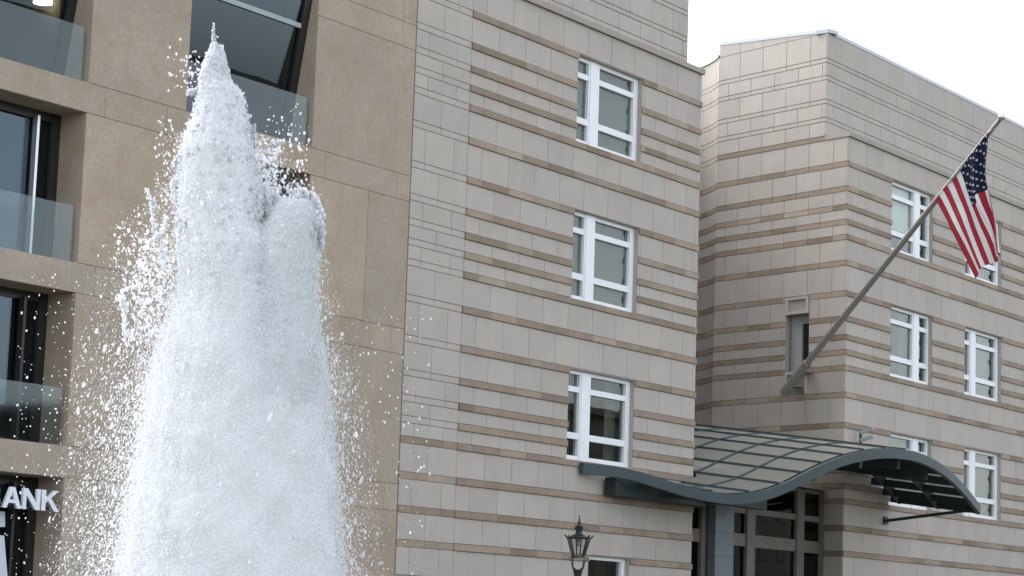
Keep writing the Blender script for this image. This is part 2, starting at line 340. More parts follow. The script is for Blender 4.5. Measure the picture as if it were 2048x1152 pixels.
# windows
def window(u0, u1, z0, z1, mirror, style, simple=False):
    W_ = u1 - u0; H = z1 - z0
    def X(t): return u1 - t if mirror else u0 + t
    fr = MB(); Yf, Yb, Yg = 30.13, 30.27, 30.205
    def b(t0, t1, za, zb, ya=Yf, yb=Yb):
        a, c = sorted((X(t0), X(t1))); fr.box((a, ya, za), (c, yb, zb))
    if simple:
        us = [.0, .08, W_ - .16, W_]; zs = [0, .08, H - .62, H - .52, H - .10, H]
        zb_ = [(0, .1), (H - .62, H - .5), (H - .09, H)]; ub = [(0, .1), (W_ - .16, W_)]
    else:
        zb_ = [(0, .115), (.505, .655), (1.605, 1.735), (2.025, H)]; ub = [(0, .11), (.66, 1.13), (W_ - .19, W_)]
    ub[0] = (0.002, ub[0][1]); ub[-1] = (ub[-1][0], W_ - .002)
    for a, c in ub: b(a, c, z0 + .002, z1 - .002)
    for i, (a, c) in enumerate(zb_):
        for (p, q), (r, s) in zip(ub, ub[1:]): b(q, r, z0 + max(a, .002), z0 + min(c, H - .002), Yf + .006, Yb - .002)
    if not simple: b(.72, 1.07, z0 + .01, z1 - .01, Yf - .018, Yf - .0005)
    w = fr.obj('window', M_WHITE, BLD)
    for (p, q), (r, s) in zip(ub, ub[1:]):
        for (a, c), (d, e) in zip(zb_, zb_[1:]):
            x0, x1 = sorted((X(q), X(r)))
            MB().box((x0 + .001, Yg, z0 + c + .001), (x1 - .001, Yg + .012, z0 + d - .001)).obj('pane', M_GLASS, w)
    # stone lining of the opening
    ln = MB(); ln.box((u0 - .06, 30.02, z0 - .003), (u0 + .001, 30.36, z1)); ln.box((u1 - .001, 30.02, z0), (u1 + .06, 30.36, z1))
    ln.box((u0, 30.02, z1 - .001), (u1, 30.36, z1 + .05)); ln.box((u0, 29.99, z0 - .05), (u1, 30.36, z0 + .001)); ln.obj('window_reveal', M_REVEAL, BLD)
    rm = MB(); a, c, d, e, y0, y1 = u0 - .5, u1 + .5, z0 - .6, z1 + .3, 30.37, 33.0
    rm.add([(a, y0, d), (c, y0, d), (c, y1, d), (a, y1, d), (a, y0, e), (c, y0, e), (c, y1, e), (a, y1, e)], [(0, 1, 2, 3), (4, 7, 6, 5), (1, 5, 6, 2), (2, 6, 7, 3), (3, 7, 4, 0)])
    rm.obj('room', M_ROOM, BLD)
    def curtain(x0, x1, za, zb, y, m, amp=.02, per=.12):
        cb = MB(); n = max(2, int((x1 - x0) / per * 4)); v = []
        for i in range(n + 1):
            x = x0 + (x1 - x0) * i / n; yy = y + amp * math.sin(i * math.pi / 2 * 1.07)
            v += [(x, yy, za), (x, yy, zb)]
        cb.add(v, [(2 * i, 2 * i + 2, 2 * i + 3, 2 * i + 1) for i in range(n)]); cb.obj('curtain', m, BLD, smooth=True)
    if style == 'blind': curtain(u0 + .05, u1 - .02, z0 + .02, z1, 30.31, M_BLIND, .004, .4)
    elif style == 'white': curtain(u0 + .05, u1 - 1.0, z0 + .75, z1, 30.31, mat('white_blind', (.85, .88, .86), .9), .003, .4); curtain(u1 - .9, u1 - .1, z0, z1, 30.45, M_CURT, .03)
    elif style == 'dark': curtain(u1 - .55, u1 - .05, z0, z1, 30.5, M_BLIND, .03); curtain(u0 + .1, u0 + .75, z0, z1, 30.45, M_CURT, .03)
    elif style == 'part': curtain(u1 - 1.35, u1 - .15, z0, z1, 30.45, M_CURT, .035); curtain(u0 + .05, u0 + .5, z0, z1, 30.45, M_CURT, .03)
for i, (a, b, c, d) in enumerate(OPEN_L): window(a, b, c, d, False, ('blind', 'blind', 'dark', 'none')[i], i == 3)
for i, (a, b, c, d) in enumerate(OPEN_R): window(a, b, c, d, i < 3, ('white', 'part', 'blind', 'part', 'part', 'part', 'blind', 'part', 'dark')[i % 9])
# narrow niche window in the return wall
s0, s1, z0, z1 = NICHE
n = MB(); n.box((s0 - .03, -.40, z0), (s1 + .03, -.41, z1), M_ret)
for a, b in ((s0 - .04, s0 + .001), (s1 - .001, s1 + .04)): n.box((a, -.02, z0), (b, -.41, z1), M_ret)
n.box((s0, -.02, z1 - .001), (s1, -.41, z1 + .04), M_ret); n.box((s0, .012, z0 - .04), (s1, -.41, z0 + .001), M_ret)
n.box((s0 + .002, -.02, 10.95), (s1 - .002, -.40, z1 - .002), M_ret)
n.box((s0 + .002, -.02, z0 + .002), (s1 - .002, -.40, 9.30), M_ret)
n.obj('window_niche', M_REVEAL, BLD)
fr = MB()
for a, b, c, d in ((s0 + .02, s1 - .02, 11.38, 11.46), (s0 + .02, s1 - .02, 10.96, 11.04), (s0 + .02, s0 + .11, 11.04, 11.38), (s1 - .11, s1 - .02, 11.04, 11.38)): fr.box((a, -.018, c), (b, .03, d), M_ret)
for a, b, c, d in ((s0 + .02, s1 - .02, 9.20, 9.28), (s0 + .02, s0 + .11, 8.62, 9.2), (s1 - .11, s1 - .02, 8.62, 9.2)): fr.box((a, -.018, c), (b, .03, d), M_ret)
fr.obj('panel_frame', M_PANEL, BLD, tint=True)
fr = MB(); fr.box((s0 + .01, -.39, 9.31), (s0 + .07, -.20, 10.94), M_ret); fr.box((s0 + .5, -.39, 9.31), (s1 - .05, -.25, 10.94), M_ret)
fr.box((s0 + .072, -.39, 9.31), (s0 + .498, -.26, 9.55), M_ret); fr.box((s0 + .072, -.39, 10.7), (s0 + .498, -.26, 10.94), M_ret)
w = fr.obj('window', mat('grey_frame', (.38, .38, .38), .5), BLD)
MB().box((s0 + .073, -.34, 9.551), (s0 + .497, -.32, 10.699), M_ret).obj('pane', mat('dark_pane', (.01, .011, .012), .05), w)
MB().box((s1 - .13, -.26, 9.31), (s1 - .09, -.16, 10.94), M_ret).obj('jamb_strip', M_SILVER, BLD)

# entrance screen under the canopy (parallel to the facade, set back)
ES = MB(); Ye = 30.80
for a, b in ((50.8, 50.9), (52.42, 52.66), (54.82, 55.26), (57.63, 58.04), (59.06, 59.2)): ES.box((a, Ye - .10, 0), (b, Ye + .12, 5.75))
for a, b in ((0.0, .15), (2.2, 2.4), (4.05, 4.38), (4.92, 5.08), (5.70, 5.8)): ES.box((50.9, Ye - .06, a), (59.06, Ye + .08, b))
ent = ES.obj('entrance_screen', noisy('bronze_grey_stone', (.13, .115, .098), .6, tint=False), BLD)
uu = [(50.9, 52.42), (53.7, 54.82), (55.26, 57.63), (58.04, 59.06)]; zz = [(.15, 2.2), (2.4, 4.05), (4.38, 4.92), (5.08, 5.70)]
for a, b in uu:
    for c, d in zz: MB().box((a + .001, Ye + .0, c + .001), (b - .001, Ye + .015, d - .001)).obj('pane', glass('entrance_glass', (.20, .23, .22), .03) if 'entrance_glass' not in bpy.data.materials else bpy.data.materials['entrance_glass'], ent)
for i in range(9):     # blue-grey clad pillar in front of the screen
    MB().box((52.70, 30.45, i * .62 + .004), (53.66, 30.69, (i + 1) * .62 - .006)).obj('pillar_cladding', noisy('blue_grey_panel', (.13, .16, .175), .5, tint=False, bump=0) if 'blue_grey_panel' not in bpy.data.materials else bpy.data.materials['blue_grey_panel'], BLD)
MB().box((52.72, 30.47, 0), (53.64, 30.68, 5.58)).obj('pillar_core', M_DARK, BLD)
rm = MB(); rm.add([(50.8, 31, 0.02), (59.2, 31, 0.02), (59.2, 36, 0.02), (50.8, 36, 0.02), (50.8, 31, 5.9), (59.2, 31, 5.9), (59.2, 36, 5.9), (50.8, 36, 5.9)], [(0, 1, 2, 3), (4, 7, 6, 5), (1, 5, 6, 2), (2, 6, 7, 3), (3, 7, 4, 0)])
rm.obj('entrance_hall', M_ROOMD, BLD)
MB().box((50.8, 30.7, 5.84), (60.0, 38.4, 5.95)).obj('hall_roof', M_REVEAL, BLD)

# ------------------------------------------------------------------ wavy glass canopy
FAS = [(45.48,29.90,5.54),(46.06,29.69,5.53),(46.63,29.43,5.50),(47.15,29.19,5.41),(47.67,28.95,5.28),(48.27,28.68,5.16),(48.88,28.42,5.08),(49.36,28.21,5.06),(49.85,28.00,5.10),(50.47,27.79,5.22),(51.13,27.60,5.45),(51.97,27.36,5.84),(52.77,27.22,6.14),(53.58,27.07,6.37),(54.74,26.94,6.58),(55.76,26.87,6.67),(56.93,26.85,6.69),(58.21,26.87,6.55),(59.37,26.95,6.33),(60.65,27.08,5.99),(61.94,27.24,5.58)]
FA = np.array(FAS)
def smooth(a, k=5):
    xs = np.linspace(FA[0, 0], FA[-1, 0], 121); y = np.interp(xs, FA[:, 0], a); p = np.pad(y, k, mode='reflect', reflect_type='odd')
    return xs, np.convolve(p, np.ones(2 * k + 1) / (2 * k + 1), 'valid')
XS, FZ = smooth(FA[:, 2], 3); _, FY = smooth(FA[:, 1], 5); TILT = .125
def fy(x): return float(np.interp(x, XS, FY))
def cz(x, y): return float(np.interp(x, XS, FZ)) + TILT * (y - fy(x))
def yback(x): return 29.92 if (x < 50.9 or x > 58.85) else 33.4
CAN = empty('entrance_canopy', 'wavy grey-green steel and glass canopy over the entrance', 'canopy')
def strip(name, xs, yf, w, zt, zb, m, parent=CAN):      # beam following the wave at y = yf(x)
    v = []; f = []
    for x in xs:
        y = yf(x); z = cz(x, y)
        v += [(x, y - w / 2, z + zt), (x, y + w / 2, z + zt), (x, y + w / 2, z + zb), (x, y - w / 2, z + zb)]
    for i in range(len(xs) - 1):
        a = 4 * i; f += [(a, a + 4, a + 5, a + 1), (a + 1, a + 5, a + 6, a + 2), (a + 2, a + 6, a + 7, a + 3), (a + 3, a + 7, a + 4, a)]
    f += [(0, 1, 2, 3), (4 * len(xs) - 1, 4 * len(xs) - 2, 4 * len(xs) - 3, 4 * len(xs) - 4)]
    return new_obj(name, v, f, m, parent)
strip('fascia', list(XS), lambda x: fy(x), .12, 0.0, -.25, M_STEEL)
offs = [1.25, 2.45, 3.65, 4.85, 6.0]
for o in offs:
    xs = [x for x in XS if fy(x) + o < yback(x) + .01]
    runs = []
    for x in xs:
        if runs and x - runs[-1][-1] < .3: runs[-1].append(x)
        else: runs.append([x])
    for r in runs:
        if len(r) > 2:
            strip('glazing_rail', r, lambda x: fy(x) + o, .055, .04, -.03, M_STEEL)
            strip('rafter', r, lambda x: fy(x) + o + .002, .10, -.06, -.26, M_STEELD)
gx = [47.7, 49.0, 50.05, 51.0, 51.75, 52.5, 53.35, 54.3, 55.4, 56.5, 57.6, 58.7, 59.7, 60.6, 61.35]
for x in gx + [45.6, 61.88]:
    y0, y1 = fy(x) + .06, yback(x); 
    if y1 - y0 < .1: continue
    MB().bar((x, y0, cz(x, y0) + .02), (x, y1, cz(x, y1) + .02), .045, .06).obj('glazing_bar', M_STEEL, CAN)
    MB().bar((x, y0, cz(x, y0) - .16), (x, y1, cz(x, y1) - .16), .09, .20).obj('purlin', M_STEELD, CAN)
ge = sorted(gx + [45.6, 61.88])
for a, b in zip(ge, ge[1:]):
    oo = [.06] + offs
    for p, q in zip(oo, oo[1:] + [99]):
        v = []; n = 5; ok = True
        for i in range(n + 1):
            x = a + .035 + (b - a - .07) * i / n; y0 = min(fy(x) + p + .04, yback(x)); y1 = min(fy(x) + q - .04, yback(x))
            if y1 - y0 < .02: ok = False
            v += [(x, y0, cz(x, y0) + .005), (x, y1, cz(x, y1) + .005)]
        if ok: new_obj('glass_panel', v, [(2 * i, 2 * i + 2, 2 * i + 3, 2 * i + 1) for i in range(n)], M_CANOPYG, CAN)
# main girders carried by the walls, hanging below the glass, and the tie rod
for x0, x1, y, z in ((46.55, 50.75, 29.75, 4.98),): MB().box((x0, 29.62, 4.86), (x1, 29.93, 5.28)).obj('wall_girder', M_STEELD, CAN)
MB().box((50.75, 29.45, 4.95), (53.6, 29.75, 5.25)).obj('wall_girder', M_STEELD, CAN)
for x in (52.6, 54.6, 56.6, 58.4):
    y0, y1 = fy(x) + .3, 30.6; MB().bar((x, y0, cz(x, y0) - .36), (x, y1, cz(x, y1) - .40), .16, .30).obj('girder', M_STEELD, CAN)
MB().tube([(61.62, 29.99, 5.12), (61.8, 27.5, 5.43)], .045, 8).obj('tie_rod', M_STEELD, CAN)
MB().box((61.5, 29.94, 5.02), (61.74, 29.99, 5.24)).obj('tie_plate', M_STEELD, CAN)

# security cameras on the corner by the canopy
sc = empty('security_camera_post', 'small black post with two grey security cameras beside the building corner', 'security camera')
MB().box((59.66, 29.80, 7.02), (59.72, 29.86, 7.50)).obj('post', M_LAMP, sc); MB().box((59.62, 29.86, 7.04), (59.76, 29.985, 7.14)).obj('bracket', M_LAMP, sc)
for z in (7.28, 7.50):
    c = MB().bar((59.66, 29.82, z), (59.72, 29.45, z + .10), .09, .09).obj('camera_housing', mat('grey_housing', (.30, .31, .34), .5), sc)

# ------------------------------------------------------------------ flagpole and flag (in the vertical plane parallel to the return wall)
O = Vector((58.643, 30.103, 0)); RD = Vector((RDx, RDy, 0)); RNv = Vector((RDy, -RDx, 0))
def PL(s, z, d=0.0): return O + RD * s + Vector((0, 0, z)) - RNv * d
fp = empty('flagpole', 'slanting steel flagpole with ball tip fixed to the niche in the stone wall', 'flagpole')
b0, b1 = PL(2.01, 8.62), PL(-5.78, 15.58); ax = (b1 - b0)
MB().tube([b0, b0 + ax * .115], [.125, .12], 18).obj('sleeve', M_POLE, fp, smooth=False)
MB().tube([b0 + ax * .11, b0 + ax * .55, b0 + ax * .99], [.098, .085, .06], 18).obj('pole', M_POLE, fp, smooth=False)
MB().tube([b0 + ax * .113, b0 + ax * .118], [.14, .14], 18).obj('collar', M_POLE, fp)
bm = bmesh.new(); bmesh.ops.create_uvsphere(bm, u_segments=20, v_segments=14, radius=.105); me = bpy.data.meshes.new('ball_finial'); bm.to_mesh(me); bm.free()
me.materials.append(M_SILVER); me.polygons.foreach_set('use_smooth', [True] * len(me.polygons)); bo = bpy.data.objects.new('ball_finial', me); COL.objects.link(bo); bo.location = b1; bo.parent = fp
for k in (.03, .085):
    p = b0 + ax * k; q = p + RNv * .40
    mb = MB(); mb.add([p + RD * .1, p - RD * .1, q - RD * .18, q + RD * .18], [(0, 1, 2, 3)]); o = mb.obj('bracket_plate', M_POLE, fp)
    sm = o.modifiers.new('t', 'SOLIDIFY'); sm.thickness = .03; sm.offset = 0
MB().box((1.45, -.01, 8.61), (2.3, .02, 9.15), M_ret).obj('base_plate', M_POLE, fp)
flag = empty('american_flag', 'american flag hanging in folds from the slanting steel flagpole', 'flag')
NV, NU = 13 * 4, 44
_u = np.linspace(0, 1, 41); _k = np.ones(7) / 7
def _sm(y): return np.convolve(np.pad(np.interp(_u, (0, .27, .52, .75, 1), y), 3, mode='reflect', reflect_type='odd'), _k, 'valid')
FLU, FLS, FLZ = _u, _sm((-5.42, -5.20, -5.42, -5.70, -5.86)), _sm((15.12, 14.16, 13.38, 12.68, 11.95))
def flagpt(u, v):
    h = b0 + ax * (.715 + .23 * v); hs, hz = (h - O).dot(RD), h.z
    g = v * (1 - u) + u * v ** .66
    w = u + .03 * math.sin(2 * math.pi * u)
    s0, z0 = -3.56 + (-4.86 + 3.56) * w, 13.70 + (11.32 - 13.70) * w
    s1 = float(np.interp(u, FLU, FLS)); z1 = float(np.interp(u, FLU, FLZ))
    s = s0 + (s1 - s0) * g; z = z0 + (z1 - z0) * g
    k = min(1, u * 6); s = hs * (1 - k) + s * k; z = hz * (1 - k) + z * k
    s += .035 * math.sin(2 * math.pi * (1.1 * u + 1.3 * v)) * min(1, 3 * u) * min(1, 4 * v)
    fold = .13 * math.sin(2 * math.pi * (1.5 * v - .2 * u + .1)) * min(1, u * 2) + .34 * max(0, v - .42) * min(1, 2.5 * u) * math.sin(2 * math.pi * (3.1 * v + .15 * u))
    s -= .06 * math.sin(math.pi * u) * v
    return PL(s, z, fold + .075 * (1 - min(1, u * 4)))
vs = [flagpt(i / NU, j / NV) for j in range(NV + 1) for i in range(NU + 1)]
fs, fm = [], []
for j in range(NV):
    for i in range(NU):
        a = j * (NU + 1) + i; fs.append((a, a + 1, a + NU + 2, a + NU + 1)); stripe = j // 4
        fm.append(2 if (stripe >= 6 and i < .385 * NU) else (0 if stripe % 2 == 0 else 1))
def cloth(name, c):
    m = bpy.data.materials.new(name); m.use_nodes = True; n = m.node_tree; p = n.nodes['Principled BSDF']; p.inputs['Base Color'].default_value = (*c, 1)
    p.inputs['Roughness'].default_value = .8; p.inputs['Specular IOR Level'].default_value = .15
    t = n.nodes.new('ShaderNodeBsdfTranslucent'); t.inputs[0].default_value = (*c, 1); mx = n.nodes.new('ShaderNodeMixShader'); mx.inputs[0].default_value = .35
    o = n.nodes['Material Output']; n.links.new(p.outputs[0], mx.inputs[1]); n.links.new(t.outputs[0], mx.inputs[2]); n.links.new(mx.outputs[0], o.inputs[0]); return m
MR, MW, MBl = cloth('red_cloth', (.27, .025, .042)), cloth('white_cloth', (.60, .585, .58)), cloth('navy_cloth', (.010, .012, .034))
new_obj('cloth', vs, fs, [MR, MW, MBl], flag, True, fm)
st = MB()
for row in range(9):
    for c in range(6 if row % 2 == 0 else 5):
        u = .385 * ((c + .5) / 6 + (0 if row % 2 == 0 else 1 / 12)); v = 6 / 13 + 7 / 13 * (row + .5) / 9
        p = flagpt(u, v); du = flagpt(u + .01, v) - p; dv = flagpt(u, v + .01) - p; nn = du.cross(dv).normalized(); du.normalize(); dv = nn.cross(du)
        for sg in (-1, 1):
            pts = [p + nn * .008 * sg + (du * math.cos(a) + dv * math.sin(a)) * (.048 if k % 2 == 0 else .02) for k, a in ((k, k * math.pi / 5) for k in range(10))]
            st.add(pts + [p + nn * .009 * sg], [(k, (k + 1) % 10, 10) for k in range(10)])
st.obj('stars', MW, flag)
MB().tube([flagpt(0, 1) , b0 + ax * .985 + Vector((0, 0, -.14))], .008, 5).obj('halyard', MW, flag)

# ------------------------------------------------------------------ bank building (left)
BK = empty('bank_building', 'beige sandstone bank building with deep window openings and glass balustrades', 'building')
COLS = [(25.45, 29.15), (31.72, 35.42), (19.18, 22.88)]
LV = [(.3, 4.01), (4.57, 7.29), (7.83, 10.56), (11.11, 14.75)]
HO = [(a, b, c, d) for a, b in COLS for c, d in LV]
bc = MB(); zs = [0, .3, 4.01, 4.57, 7.29, 7.83, 10.56, 11.11, 13.86, 14.75, 18.0]
for a, b in zip(zs, zs[1:]):
    for p, q in cut(16.6, 38.69, a, b, HO): bc.box((p, -.022, a), (q, -.85, b), M_front)
bc.obj('wall', M_BANK, BK, tint=True)
bb = MB(); bb.box((16.6, 30.86, 17.7), (38.69, 42, 18.0)); bb.box((16.6, 41.7, 0), (38.69, 42, 17.7)); bb.box((16.6, 30.86, 0), (16.8, 41.7, 17.7)); bb.box((38.5, 30.86, 0), (38.69, 41.7, 17.7)); bb.obj('roof_and_rear_wall', M_REVEAL, BK)
def t_bank():
    b = 1 + rnd(.045); h = rnd(.03); return (b * (1 + h), b, b * (1 - h))
def bpanel(u0, u1, z0, z1):
    v = [M_front(u, d, z) for d, e in ((-.05, 0), (-.004, 0), (0, .004)) for u, z in ((u0 + e, z0 + e), (u1 - e, z0 + e), (u1 - e, z1 - e), (u0 + e, z1 - e))]
    f = [(8, 9, 10, 11)]
    for k in range(4): j = (k + 1) % 4; f += [(k, j, 4 + j, 4 + k), (4 + k, 4 + j, 8 + j, 8 + k)]
    new_obj('stone_panel', v, f, M_BANK, BK, tint=[t_bank()] * len(f))
G2 = .004
for z0, z1 in ((4.01, 4.57), (7.29, 7.83), (10.56, 11.11)):
    xs = [16.6, 20.3, 23.3, 26.6, 29.6, 31.2, 33.6, 35.85, 38.24, 38.69]
    for a, b in zip(xs, xs[1:]): bpanel(a + G2, b - G2, z0 + G2, z1 - G2)
for z0, z1 in ((13.86, 14.40), (14.40, 17.9)):
    for a, b in ((16.6, 19.18), (22.88, 25.45), (29.15, 31.72), (35.42, 38.24), (38.24, 38.69)): bpanel(a + G2, b - G2, z0 + G2, z1 - G2)
for a, b in COLS: bpanel(a + G2, b - G2, 14.75, 17.9)
for z0, z1 in ((0, 4.01), (4.57, 7.29), (7.83, 10.56), (11.11, 13.86)):
    for a, b in ((16.6, 19.18), (22.88, 25.45), (29.15, 31.72), (35.42, 37.3 if z0 in (0, 7.83) else 38.69)) + (((37.3, 38.69),) if z0 in (0, 7.83) else ()): bpanel(a + G2, b - G2, z0 + G2, z1 - G2)
M_MET = mat('dark_bronze_frame', (.02, .02, .018), .35)
for ci, (a, b) in enumerate(COLS):
    for li, (c, d) in enumerate(LV):
        dt, db = (.14, .72) if li == 3 else (.70, .70)
        if li == 1: dt = db = .74
        def Yd(z): return 30 + db + (dt - db) * (z - c) / (d - c)
        fr = MB()
        for x0, x1 in ((a + .001, a + .09), (b - .20, b - .001)):
            fr.add([(x, Yd(z) + y, z) for z in (c, d) for x, y in ((x0, -.06), (x1, -.06), (x1, .08), (x0, .08))], [(0, 1, 2, 3), (7, 6, 5, 4), (0, 4, 5, 1), (1, 5, 6, 2), (2, 6, 7, 3), (3, 7, 4, 0)])
        for zz0, zz1 in ((c + .001, c + .10), (d - .16, d - .001)):
            fr.add([(x, Yd(z) + y, z) for z in (zz0, zz1) for x, y in ((a + .09, -.04), (b - .2, -.04), (b - .2, .06), (a + .09, .06))], [(0, 1, 2, 3), (7, 6, 5, 4), (0, 4, 5, 1), (1, 5, 6, 2), (2, 6, 7, 3), (3, 7, 4, 0)])
        w = fr.obj('window', M_MET, BK)
        mids = [a + .09, b - .62, b - .20]
        if li != 3: MB().box((b - .66, Yd(c) - .16, c + .02), (b - .60, Yd(c) - .045, d - .12)).obj('mullion', M_SILVER if li == 2 else M_MET, w)
        else: mids = [a + .09, b - .2]
        for x0, x1 in zip(mids, mids[1:]):
            MB().add([(x, Yd(z) + y, z) for z in (c + .10, d - .16) for x, y in ((x0, 0), (x1, 0), (x1, .02), (x0, .02))], [(0, 1, 2, 3), (7, 6, 5, 4), (0, 4, 5, 1), (1, 5, 6, 2), (2, 6, 7, 3), (3, 7, 4, 0)]).obj('pane', M_BGLASS, w)
        if li == 3: MB().bar((a + .1, Yd(13.62) - .03, 13.62), (b - .2, Yd(13.62) - .03, 13.62), .05, .10).obj('transom', mat('pale_transom', (.30, .36, .36), .5), w)
        if li > 0: MB().box((a + .03, 30.09, c - .0 + .012), (b - .09, 30.104, c + 1.02)).obj('balustrade_glass', M_RAIL, BK)
        rm = MB(); e0, e1, f0, f1, y0, y1 = a - .4, b + .4, c - .2, d + .2, 30.86, 35.0
        rm.add([(e0, y0, f0), (e1, y0, f0), (e1, y1, f0), (e0, y1, f0), (e0, y0, f1), (e1, y0, f1), (e1, y1, f1), (e0, y1, f1)], [(0, 1, 2, 3), (4, 7, 6, 5), (1, 5, 6, 2), (2, 6, 7, 3), (3, 7, 4, 0)])
        rm.obj('room', M_ROOMD, BK)
# lit ceiling lamp inside the top left room
em = bpy.data.materials.new('warm_lamp'); em.use_nodes = True; em.node_tree.nodes['Principled BSDF'].inputs['Emission Color'].default_value = (1, .72, .36, 1); em.node_tree.nodes['Principled BSDF'].inputs['Emission Strength'].default_value = 9
cl = empty('ceiling_lamp', 'warm glowing round lamp inside the bank window', 'lamp')
MB().lathe([(.02, .16), (.16, .10), (.18, 0), (.05, -.03)], (29.28, 31.45, 12.80), 18).obj('shade', em, cl, smooth=True)
MB().tube([(29.28, 31.45, 12.94), (29.28, 31.45, 14.92)], .015, 6).obj('cord', M_DARK, cl)
# sign: white letters BANK
SG = empty('bank_sign', 'white raised letters spelling BANK under the stone lintel', 'sign')
M_LET = mat('white_letter', (.72, .74, .80), .45)
def letter(ch, x, w, h=.36, z=3.40):
    P = {'A': [[(0, 0), (.22, 0), (.31, .24), (.69, .24), (.78, 0), (1, 0), (.62, 1), (.38, 1)]],
         'N': [[(0, 0), (.2, 0), (.2, .68), (.74, 0), (1, 0), (1, 1), (.8, 1), (.8, .32), (.26, 1), (0, 1)]],
         'K': [[(0, 0), (.22, 0), (.22, .36), (.34, .50), (.72, 0), (1, 0), (.5, .64), (.95, 1), (.66, 1), (.22, .56), (.22, 1), (0, 1)]],
         'B': [[(0, 0), (.6, 0), (.85, .05), (.97, .18), (.97, .36), (.86, .48), (.72, .52), (.84, .58), (.92, .70), (.90, .86), (.78, .96), (.6, 1), (0, 1)]]}[ch][0]
    holes = {'A': [(.37, .40), (.63, .40), (.5, .76)], 'B': None}.get(ch)
    cu = bpy.data.curves.new('letter', 'CURVE'); cu.dimensions = '2D'; cu.fill_mode = 'BOTH'; cu.extrude = .025
    polys = [P] + ([holes] if holes else []) + ([[(.22, .16), (.62, .16), (.74, .24), (.74, .33), (.62, .42), (.22, .42)], [(.22, .58), (.56, .58), (.68, .64), (.68, .76), (.56, .84), (.22, .84)]] if ch == 'B' else [])
    for q in polys:
        sp = cu.splines.new('POLY'); sp.points.add(len(q) - 1); sp.use_cyclic_u = True
        for k, (px, pz) in enumerate(q): sp.points[k].co = (px * w, pz * h, 0, 1)
    o = bpy.data.objects.new('tmp', cu); COL.objects.link(o); dg = bpy.context.evaluated_depsgraph_get(); me = bpy.data.meshes.new_from_object(o.evaluated_get(dg))
    bpy.data.objects.remove(o); me.materials.clear(); me.materials.append(M_LET); me.name = 'letter'
    l = bpy.data.objects.new('letter', me); COL.objects.link(l); l.rotation_euler = (math.pi / 2, 0, 0); l.location = (x, 29.93, z); l.parent = SG
    MB().box((x + w * .45, 29.96, z + h * .1), (x + w * .55, 30.35, z + h * .2)).obj('letter_bracket', M_DARK, SG)
for ch, x, w in (('B', 27.27, .34), ('A', 27.66, .43), ('N', 28.12, .40), ('K', 28.56, .42)): letter(ch, x, w)
MB().box((27.2, 30.33, 3.42), (29.0, 30.38, 3.50)).obj('sign_rail', M_DARK, SG)
# sky reflection in the ground floor door glass, put in as pale sheets
bn = empty('sky_reflection', 'pale blue-white slanted sheet imitating sky reflected in the bank entrance glass', 'sky_reflection')
MB().add([(26.2, 30.45, .4), (28.75, 30.45, .4), (28.25, 30.45, 2.95), (26.2, 30.45, 2.95), (26.2, 30.49, .4), (28.75, 30.49, .4), (28.25, 30.49, 2.95), (26.2, 30.49, 2.95)], [(0, 1, 2, 3), (7, 6, 5, 4), (1, 5, 6, 2), (2, 6, 7, 3)]).obj('sheet', mat('pale_reflection', (.60, .64, .72), .6), bn)
MB().add([(28.0, 30.44, 3.08), (28.25, 30.44, 3.10), (28.22, 30.44, 3.36), (28.0, 30.44, 3.36), (27.86, 30.44, 3.2)], [(0, 1, 2, 3, 4)]).obj('reflection_piece', mat('pale_reflection_piece', (.60, .64, .72), .6), bn)  # small pale piece of the same painted reflection

# ------------------------------------------------------------------ buildings across the square, mirrored in the windows
M_OPP = noisy('old_grey_stone', (.10, .09, .075), tint=False, s1=.5, a1=.15)
for i, (x0, x1, h) in enumerate(((20, 58, 9.0), (60, 96, 10.0), (98, 140, 13.5), (142, 215, 19.0))):
    ob = empty('opposite_building', ('low', 'long', 'tall', 'wide')[i] + ' grey stone building on the far side of the square', 'building')
    b_ = MB(); b_.box((x0, -56, 0), (x1, -42, h)); b_.box((x0 - .4, -56.4, h), (x1 + .4, -41.5, h + .6)); b_.box((x0 - .2, -42.3, 4.6), (x1 + .2, -41.7, 5.0)); b_.obj('wall', M_OPP, ob)
    n_ = int((x1 - x0) / 3.4); k_ = 0
    wm = MB().box((-.75, -.05, -1.1), (.75, .06, 1.1)).obj('window', mat('dark_far_window', (.02, .025, .03), .1) if i == 0 else bpy.data.materials['dark_far_window'], ob)
    for q in range(n_):
        for z in np.arange(2.6, h - 1.4, 3.6):
            o = wm if k_ == 0 else wm.copy(); k_ += 1
            if k_ > 1: COL.objects.link(o); o.parent = ob
            o.location = (x0 + 1.7 + q * 3.4, -41.98, float(z))

# ------------------------------------------------------------------ street lantern
LX, LY, K = 38.65, 25.42, 46 / 44
def lz(z): return 1.6 + (z - 1.6) * K
lp = empty('street_lamp', 'old fashioned black six sided street lantern on a post', 'street lamp')
MB().lathe([(.14, 0), (.14, .5), (.09, .6), (.06, 1.0), (.055, lz(2.60)), (.075, lz(2.70)), (.10, lz(2.79)), (.05, lz(2.80))], (LX, LY, 0), 14).obj('post', M_LAMP, lp)
zb, zt = lz(3.045), lz(3.372); r0, r1 = .125, .232
for k in range(2):
    sgn = -1 if k else 1; d = Vector((.57, -.82, 0)) * sgn; c = Vector((LX, LY, 0))
    MB().tube([c + d * .03 + Vector((0, 0, lz(2.78))), c + d * .10 + Vector((0, 0, lz(2.83))), c + d * .115 + Vector((0, 0, lz(2.93))), c + d * .115 + Vector((0, 0, zb))], .022, 8).obj('fork', M_LAMP, lp)
    MB().tube([c + d * .115 + Vector((0, 0, lz(2.97))), c + d * .17 + Vector((0, 0, lz(2.96))), c + d * .18 + Vector((0, 0, lz(3.0))), c + d * .15 + Vector((0, 0, lz(3.02)))], .010, 6).obj('scroll', M_LAMP, lp)
PH = math.radians(20)
